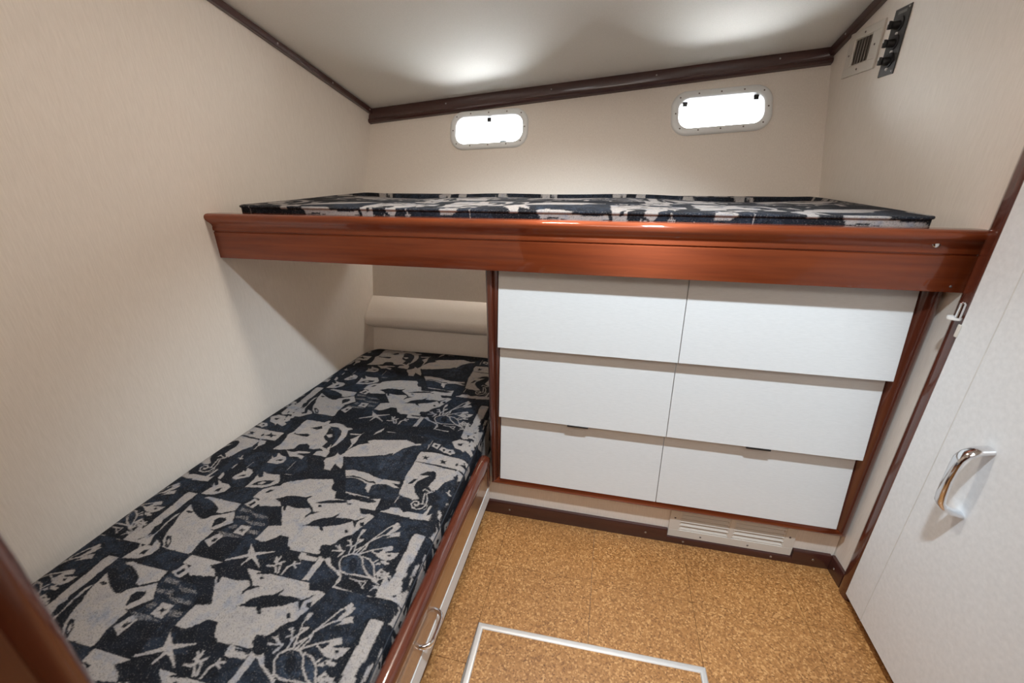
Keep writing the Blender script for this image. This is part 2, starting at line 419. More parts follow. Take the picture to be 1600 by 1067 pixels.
# chrome pull: flat-backed strap that bows out and turns back onto two feet
def pull(name, A, B, out, rise, wid, thk, parent, m=CHROME):
    """A, B = feet on the panel; out = unit vector off the panel"""
    A = Vector(A); B = Vector(B); out = Vector(out); d = (B-A); L = d.length; d.normalize(); s = out.cross(d)
    path = [(0, 0), (.03, .45), (.09, .80), (.17, .96), (.28, 1.0), (.5, 1.02), (.72, 1.0), (.83, .96), (.91, .80), (.97, .45), (1, 0)]
    loops = []
    fine = []
    for k in range(len(path)-1):
        for t in (0, .5):
            fine.append(tuple(path[k][i]*(1-t)+path[k+1][i]*t for i in (0, 1)))
    fine.append(path[-1])
    for k, (t, hgt) in enumerate(fine):
        p = A + d*(t*L) + out*(hgt*rise)
        a = fine[max(k-1, 0)]; b = fine[min(k+1, len(fine)-1)]
        tg = (d*((b[0]-a[0])*L) + out*((b[1]-a[1])*rise)).normalized(); nn = tg.cross(s).normalized()
        w_ = wid*(.80 + .28*abs(2*t-1))
        sec = [(math.cos(q*math.pi/8), math.sin(q*math.pi/8)) for q in range(16)]
        loops.append([p + s*(w_/2)*(abs(c)**.8*(1 if c > 0 else -1)) + nn*(thk/2)*sn for c, sn in sec])
    bm = bmesh.new(); loft(bm, loops); o = build(name, bm, m, smooth=60)
    o.parent = parent; o.matrix_parent_inverse = parent_inv(parent)
    return o
pull('handle', (1.079, -.279, .513), (1.079, -.276, .668), (-1, 0, 0), .044, .024, .013, door)
# hinge at the post
bm = bmesh.new(); cyl(bm, (1.072, -.088, .872), (1.072, -.088, .903), .006, None, 18); cyl(bm, (1.072, -.088, .903), (1.072, -.088, .906), .006, .003, 18)
hg = build('hinge', bm, CHROME, door, smooth=40)
bm = bmesh.new(); cyl(bm, (1.070, -.082, .866), (1.070, -.082, .871), .012, None, 20); build('hinge_collar', bm, WPLASTIC, hg, smooth=40)
bm = bmesh.new(); box(bm, 1.0755, 1.079, -.098, -.0905, .83, .858, .001, 1); build('hinge_leaf', bm, PLASTIC, hg, smooth=0)

# baseboards
def bprof(hh): return [(0, 0), (.0115, 0), (.0115, hh-.006), (.009, hh-.001), (.006, hh), (0, hh)]
YK = .028
def bb(name, segs, screws):
    root = None
    for (x0, x1, hh) in segs:
        bm = bmesh.new(); loft(bm, [[(x, YK-a, z) for a, z in bprof(hh)] for x in (x0, x1)])
        if root is None: root = structure(build(name, bm, DARK, smooth=30))
        else: build('board_length', bm, DARK, root, smooth=30)
    for x, z in screws: screw(root, (x, YK-.0115, z), (0, -1, 0), .004, STEEL)
    return root
bb('baseboard_back', [(-.035, .6025, .053), (.6025, .980, .0235), (.980, 1.0855, .054)], [(.061, .024), (.534, .026), (.656, .012), (.922, .012), (1.039, .028)])
bm = bmesh.new()
loft(bm, [[(XR(y)-a, y, z) for a, z in bprof(.054)] for y in (YK-.004, -.046)])
bbr = structure(build('baseboard_right', bm, DARK, smooth=30)); screw(bbr, (XR(-.005)-.0115, -.005, .028), (-1, 0, 0), .004, STEEL)

# ------------------------------------------------------------------ portholes
for k, P in enumerate(PORTS):
    bm = bmesh.new(); W_, H_, F_ = P['w'], P['h'], P['fw']
    def L(dw, off, r): return [tuple(portpt(P, a, b, off)) for a, b in rrect(W_-2*dw, H_-2*dw, r, 10)]
    loft(bm, [L(0, 0, .058), L(.0005, .005, .058), L(.004, .009, .055), L(.010, .0105, .050), L(F_-.006, .0095, .043), L(F_-.001, .006, .040), L(F_, .001, .039), L(F_+.001, -.034, .038)], True, False)
    fr = build('window_%d' % (k+1), bm, PORTM, smooth=50)
    structure(fr, ['left oblong porthole with white rim, one dark clip', 'right oblong porthole with white rim, two dark clips'][k])
    bm = bmesh.new(); vs = [bm.verts.new(p) for p in [tuple(portpt(P, a, b, -.018)) for a, b in rrect(W_-2*F_-.001, H_-2*F_-.001, .038, 10)]]
    f = bm.faces.new(vs); ex = bmesh.ops.extrude_face_region(bm, geom=[f])
    for v in [q for q in ex['geom'] if isinstance(q, bmesh.types.BMVert)]: v.co -= NB*.004
    build('pane', bm, GLASS, fr, smooth=0)
    a0, b0 = W_/2-F_*.55, H_/2-F_*.55
    for (a, b) in ((-.078, b0), (0, b0), (.078, b0), (a0-.016, b0-.010), (-a0+.016, b0-.010), (a0, 0), (-a0, 0), (-.078, -b0), (0, -b0), (.078, -b0), (a0-.016, -b0+.010), (-a0+.016, -b0+.010)):
        screw(fr, portpt(P, a, b, .0098), NB, .0032, SCREWD)
    ia, ib = W_/2-F_, H_/2-F_
    clips = [(0, ib-.013)] if k == 0 else [(-ia+.023, ib-.017), (ia-.026, ib-.014)]
    for a, b in clips:
        bm = bmesh.new(); box(bm, -.0085, .0085, -.0085, .0085, 0, .016, .001, 1)
        c = build('clip', bm, BLACK, smooth=0); c.parent = fr
        c.matrix_world = Matrix.Translation(portpt(P, a, b, -.017)) @ Matrix((Vector((1, 0, 0)), UB, NB)).transposed().to_4x4()
    if k == 0:
        bm = bmesh.new(); box(bm, -.0145, .0145, -.005, .005, 0, .003)
        c = build('label_tab', bm, LENS, smooth=0); c.parent = fr
        c.matrix_world = Matrix.Translation(portpt(P, .060, -ib+.0075, -.017)) @ Matrix((Vector((1, 0, 0)), UB, NB)).transposed().to_4x4()

# ------------------------------------------------------------------ ceiling lamps (out of frame, they light the room; the passage one is added fill)
def lamp(loc, r, label):
    root = empty('ceiling_lamp', loc, label, 'lamp')
    x, y, z = loc
    bm = bmesh.new(); cyl(bm, (0, 0, 0), (0, 0, -.022), r*1.12, r*1.08, 32); o = build('base', bm, WPLASTIC, root)
    bm = bmesh.new(); cyl(bm, (0, 0, -.020), (0, 0, -.024), r*.95, r*.9, 32); build('diffuser', bm, LAMP, root)
lamp((.55, -.75, zC(.55, -.75)), .10, 'round white ceiling lamp over the cabin floor')
bpy.data.objects['ceiling_lamp_light'].location.z = zC(.55, -.75)-.030
lamp((.13, -.10, zC(.13, -.10)), .10, 'round warm ceiling lamp above the edge of the upper bunk')
bpy.data.objects['dome_lamp_light'].location.z = zC(.13, -.10)-.036
lamp((.45, -1.75, ZP), .10, 'round white fixture added for the unseen fill light in the passage')  # fixture added to go with the passage fill

# ------------------------------------------------------------------ dresser
dr = empty('dresser', (.546, .3, 0), 'built-in white six-drawer dresser framed in varnished mahogany under the upper bunk', 'dresser')
def part(root, name, bm, m, smooth=35):
    o = build(name, bm, m, smooth=smooth); o.parent = root; o.matrix_parent_inverse = parent_inv(root); return o
ZB, ZR = .152, .912
bm = bmesh.new(); box(bm, .004, 1.090, .034, .60, .156, .908)
part(dr, 'carcass', bm, WALL, 0)
bm = bmesh.new(); box(bm, -.030, 1.094, YK, .60, 0, .156)
part(dr, 'kick_panel', bm, WALL, 0)
# stiles and bottom rail: rounded outside, stepped inside
pL = [(0, .034), (0, .006), (.003, .001), (.009, -.002), (.016, -.001), (.0195, .004), (.021, .008), (.0235, .006), (.029, .005), (.034, .009), (.036, .016), (.036, .034)]
bm = bmesh.new(); loft(bm, [[(a, b, ZB + (a if True else 0)) for a, b in pL], [(a, b, ZR) for a, b in pL]])
part(dr, 'left_stile', bm, WOODZ, 40)
pRr = [(0, .034), (0, .006), (.003, .001), (.010, -.003), (.020, -.003), (.030, .003), (.035, .009), (.040, .016), (.0415, .034)]
bm = bmesh.new(); loft(bm, [[(1.092-a, b, ZB+a*.8) for a, b in pRr], [(1.092-a, b, ZR) for a, b in pRr]])
part(dr, 'right_stile', bm, WOODZ, 40)
bm = bmesh.new()
pB = [(a*.95, b) for a, b in pL]
pB = [(0, .034), (0, .004), (.003, -.001), (.010, -.004), (.019, -.003), (.026, .001), (.031, .008), (.034, .018), (.034, .034)]
loft(bm, [[(a, b, ZB+a) for a, b in pB], [(1.092-a*1.25, b, ZB+a) for a, b in pB]])
part(dr, 'bottom_rail', bm, WOODX, 40)
rows = [(.912, .676), (.672, .435), (.431, .189)]
for r, (zt, zb) in enumerate(rows):
    for c, (xa, xb) in enumerate(((.0365, .5442), (.5458, 1.050))):
        bm = bmesh.new()
        yt, ybm = .014, -.014
        hexa(bm, [(xa, yt, zt), (xb, yt, zt), (xb, ybm, zb), (xa, ybm, zb)], [(xa, .033, zt), (xb, .033, zt), (xb, ybm+.019, zb+.001), (xa, ybm+.019, zb+.001)])
        bmesh.ops.bevel(bm, geom=list(bm.edges), offset=.0008, segments=1, affect='EDGES')
        d = part(dr, 'drawer', bm, LAMI, 0)
        if r == 1:
            x0 = (.254, .762)[c]
            bm = bmesh.new(); box(bm, x0, x0+.064, -.0145, .002, zb-.006, zb+.0005, .001, 1)
            part(dr, 'drawer_latch', bm, BLACK, 0).parent = d
            bpy.context.view_layer.update()
# floor vent in the kick
def vent(name, label, org, X, Yv, N, W, H, op, slats, vertical, screws, m, slat_m, cav, grp=None, mull=None):
    """X, Yv in-plane axes, N off the wall; op = list of openings (x0,x1,y0,y1)"""
    root = empty(name, org, label, 'vent')
    O = Vector(org); X = Vector(X).normalized(); Yv = Vector(Yv).normalized(); N = Vector(N).normalized()
    R = Matrix((X, Yv, N)).transposed().to_4x4(); T = Matrix.Translation(O) @ R
    def put(nm, bm, mm, par=None, sm=0):
        bmesh.ops.transform(bm, matrix=T, verts=bm.verts); o = build(nm, bm, mm, smooth=sm)
        o.parent = root if par is None else par
        o.matrix_parent_inverse = parent_inv(root) if par is None else Matrix.Identity(4)
        return o
    xs = sorted({0, W, *[v for o_ in op for v in o_[:2]]}); y0, y1 = op[0][2], op[0][3]
    bm = bmesh.new()
    t = .006
    box(bm, 0, W, 0, y0, 0, t, .0012, 1); box(bm, 0, W, y1, H, 0, t, .0012, 1)
    bars = [(0, op[0][0])] + [(op[i][1], op[i+1][0]) for i in range(len(op)-1)] + [(op[-1][1], W)]
    for a, b in bars: box(bm, a, b, y0-.001, y1+.001, 0, t, .0012, 1)
    for (a, b, c, d) in op:                        # inner lip
        for q in ((a, a+.004, c, d), (b-.004, b, c, d), (a, b, c, c+.003), (a, b, d-.003, d)): box(bm, *q, 0, t-.002)
    put('frame', bm, m)
    bm = bmesh.new()
    for (a, b, c, d) in op: box(bm, a, b, c, d, .0002, .0008)
    put('cavity', bm, cav)
    for (a, b, c, d) in op:
        for k in range(slats):
            bm = bmesh.new(); f = (k+.5)/slats
            if vertical:
                x = a+(b-a)*f; wv = (b-a)/slats*.8
                hexa(bm, [(x-wv/2, c, .0005), (x-wv/2+.0012, c, .0005), (x+wv/2, c, .0065), (x+wv/2-.0012, c, .0065)], [(x-wv/2, d, .0005), (x-wv/2+.0012, d, .0005), (x+wv/2, d, .0065), (x+wv/2-.0012, d, .0065)])
            else:
                y = c+(d-c)*f; wv = (d-c)/slats*.72
                hexa(bm, [(a, y+wv/2, .001), (a, y+wv/2-.0015, .001), (a, y-wv/2, .005), (a, y-wv/2+.0015, .0055)], [(b, y+wv/2, .001), (b, y+wv/2-.0015, .001), (b, y-wv/2, .005), (b, y-wv/2+.0015, .0055)])
            put('slat', bm, slat_m)
    for a, b in screws:
        s_ = screw(None, T @ Vector((a, b, t)), N, .0034, SCREWD); s_.parent = root; s_.matrix_parent_inverse = parent_inv(root)
    return root
vent('air_vent', 'cream slatted air vent with two openings low in the kick panel under the dresser', (.604, YK, .0245), (1, 0, 0), (0, 0, 1), (0, -1, 0), .373, .122,
     [(.033, .182, .031, .110), (.196, .343, .031, .110)], 5, False, [(.016, .080), (.103, .014), (.246, .013), (.357, .074)], PLASTIC, PLASTIC, SCREWD)
# wall vent and switch panel high on the right wall
rx = Vector((.0553, -1, 0)).normalized()
vent('air_vent', 'small cream wall vent with upright slats high beside the black switch panel', (XR(.735), .735, 1.439), rx, (0, 0, 1), (-1, -.0553, 0), .176, .125,
     [(.034, .130, .028, .102)], 6, True, [(.017, .062), (.083, .113), (.152, .066), (.085, .014)], PLASTIC, PLASTIC, SHADOWGAP)

sp = empty('switch_panel', (XR(.491), .491, 1.408), 'black switch panel with three knobs on the right wall near the ceiling', 'switch')
NR = Vector((-1, -.0553, 0)).normalized()
T = Matrix.Translation((XR(.525), .525, 1.408)) @ Matrix((rx, Vector((0, 0, 1)), NR)).transposed().to_4x4()
def putsp(nm, bm, m, par=None, sm=35):
    bmesh.ops.transform(bm, matrix=T, verts=bm.verts); o = build(nm, bm, m, smooth=sm)
    o.parent = par or sp; o.matrix_parent_inverse = parent_inv(sp) if par is None else Matrix.Identity(4); return o
bm = bmesh.new(); box(bm, 0, .068, 0, .163, 0, .003, .001, 1); putsp('plate', bm, PLATE, sm=0)
bm = bmesh.new(); box(bm, .016, .052, .148, .155, .003, .0033); putsp('label_strip', bm, simple('grey_strip', (.16, .155, .15), .5), sm=0)
for zc in (.032, .074, .117):
    bm = bmesh.new(); cyl(bm, (.036, zc+.006, .003), (.036, zc+.006, .006), .019, .0185, 24); kb = putsp('knob', bm, BLACK)
    bm = bmesh.new(); cyl(bm, (.034, zc+.004, .006), (.034, zc+.004, .022), .0115, .0095, 18); putsp('knob_grip', bm, BLACK, kb)
    bm = bmesh.new(); box(bm, .031, .037, zc-.006, zc+.014, .022, .030, .001, 1); putsp('lever', bm, BLACK, kb, 0)
    bm = bmesh.new(); box(bm, .032, .036, zc+.006, zc+.0135, .0295, .0312, .0006, 1); putsp('lever_mark', bm, WPLASTIC, kb, 0)
    bm = bmesh.new(); dome(bm, (.035, zc-.016, .003), (0, 0, 1), .0045, .004, 12, 4); putsp('indicator_light', bm, WPLASTIC, kb)
for a, b in ((.060, .008), (.060, .157)):
    s_ = screw(None, T @ Vector((a, b, .003)), NR, .003, STEEL); s_.parent = sp; s_.matrix_parent_inverse = parent_inv(sp)

# ------------------------------------------------------------------ upper bunk
ub = empty('upper_bunk', (.1, .3, .912), 'upper bunk platform with a long varnished mahogany fascia', 'bunk')
YR = -.035
bm = bmesh.new()
prof = [(.0, .912), (YR+.001, .912), (YR, .9135), (YR, .9905), (YR+.0035, .9925), (YR+.0035, .9945), (YR-.001, .9965), (YR-.001, 1.004), (YR+.0005, 1.008), (YR-.001, 1.014), (YR-.006, 1.020), (YR-.012, 1.0245),
        (YR-.0165, 1.030), (YR-.018, 1.0365), (YR-.0165, 1.0415), (YR-.012, 1.0455), (YR-.005, 1.0470), (YR+.010, 1.0470), (.0, 1.0460)]
xe1 = 1.0995
loft(bm, [[(XL(y)+.0004, y, z) for y, z in prof], [(xe1, y, z) for y, z in prof]])
fas = part(ub, 'fascia', bm, WOODX, 40)
bm = bmesh.new()
def sl(y, z): return
c = [(XL(0)+.001, 0), (1.09, 0), (XR(.655)-.001, .655), (XL(.655)+.001, .655)]
hexa(bm, [(x, y, .945) for x, y in c], [(x, y, .975) for x, y in c])
part(ub, 'platform', bm, WALL, 0)
bm = bmesh.new()
dome(bm, (1.018, YR-.0005, 1.0165), (0, -1, .3), .0085, .003, 16, 4); s_ = part(ub, 'plug', bm, CHROME); s_.parent = fas; s_.matrix_parent_inverse = Matrix.Identity(4)
s_ = screw(None, (1.073, YR, .925), (0, -1, 0), .003, SCREWD); s_.parent = fas; s_.matrix_parent_inverse = Matrix.Identity(4)

# padded ledge along the hull over the lower berth
lb = bmesh.new()
prof = [(.6485, .598), (.640, .5975), (.602, .553), (.576, .522), (.569, .510), (.567, .498), (.570, .484), (.578, .472), (.592, .462), (.612, .453), (.6225, .4465)]
loft(lb, [[(XL(y)+.001, y, z) for y, z in prof], [(.003, y, z) for y, z in prof]])
tag(build('padded_ledge', lb, WALL, smooth=60), 'cream padded ledge along the back wall above the lower mattress', 'ledge')

# ------------------------------------------------------------------ lower bunk
lo = empty('lower_bunk', (-.4, -.2, 0), 'lower bunk with a varnished side rail beside the cork floor', 'bunk')
bm = bmesh.new()
c = [(XL(YF)+.004, YF+.012), (-.037, YF+.012), (-.037, .60), (XL(.60)+.004, .60)]
hexa(bm, [(x, y, 0) for x, y in c], [(x, y, .19) for x, y in c]); part(lo, 'berth_box', bm, WALL, 0)
bm = bmesh.new(); box(bm, -.036, -.008, YF+.012, -.004, .139, .246); part(lo, 'side_panel', bm, TAN, 0)
bm = bmesh.new(); box(bm, -.036, -.0065, YF+.012, -.004, .083, .139, .001, 1); part(lo, 'toe_strip', bm, LAMI, 0)
bm = bmesh.new(); loft(bm, [[(-.042+a*.9, y, z) for a, z in bprof(.083)] for y in (YF+.012, .016)]); part(lo, 'base_trim', bm, DARK, 30)
bm = bmesh.new()
prof = [(-.030, .246), (-.002, .246), (.004, .252), (.0055, .262), (.004, .274), (-.002, .282), (-.012, .285), (-.022, .284), (-.028, .279), (-.030, .271)]
ys = [YF+.012, -.060, -.035, -.022, -.016]; sc_ = [1, 1, 1, .94, .80]
loft(bm, [[(-.012+(a+.012)*s, y, .246+(z-.246)*s) for a, z in prof] for y, s in zip(ys, sc_)])
part(lo, 'side_rail', bm, WOODY, 40)
bm = bmesh.new(); box(bm, -.011, -.0005, -.022, -.003, .150, .262, .003, 2); part(lo, 'rail_end_block', bm, WOODZ, 30)
hd = pull('handle', (-.008, -.485, .172), (-.008, -.575, .172), (1, 0, 0), .024, .013, .009, lo)

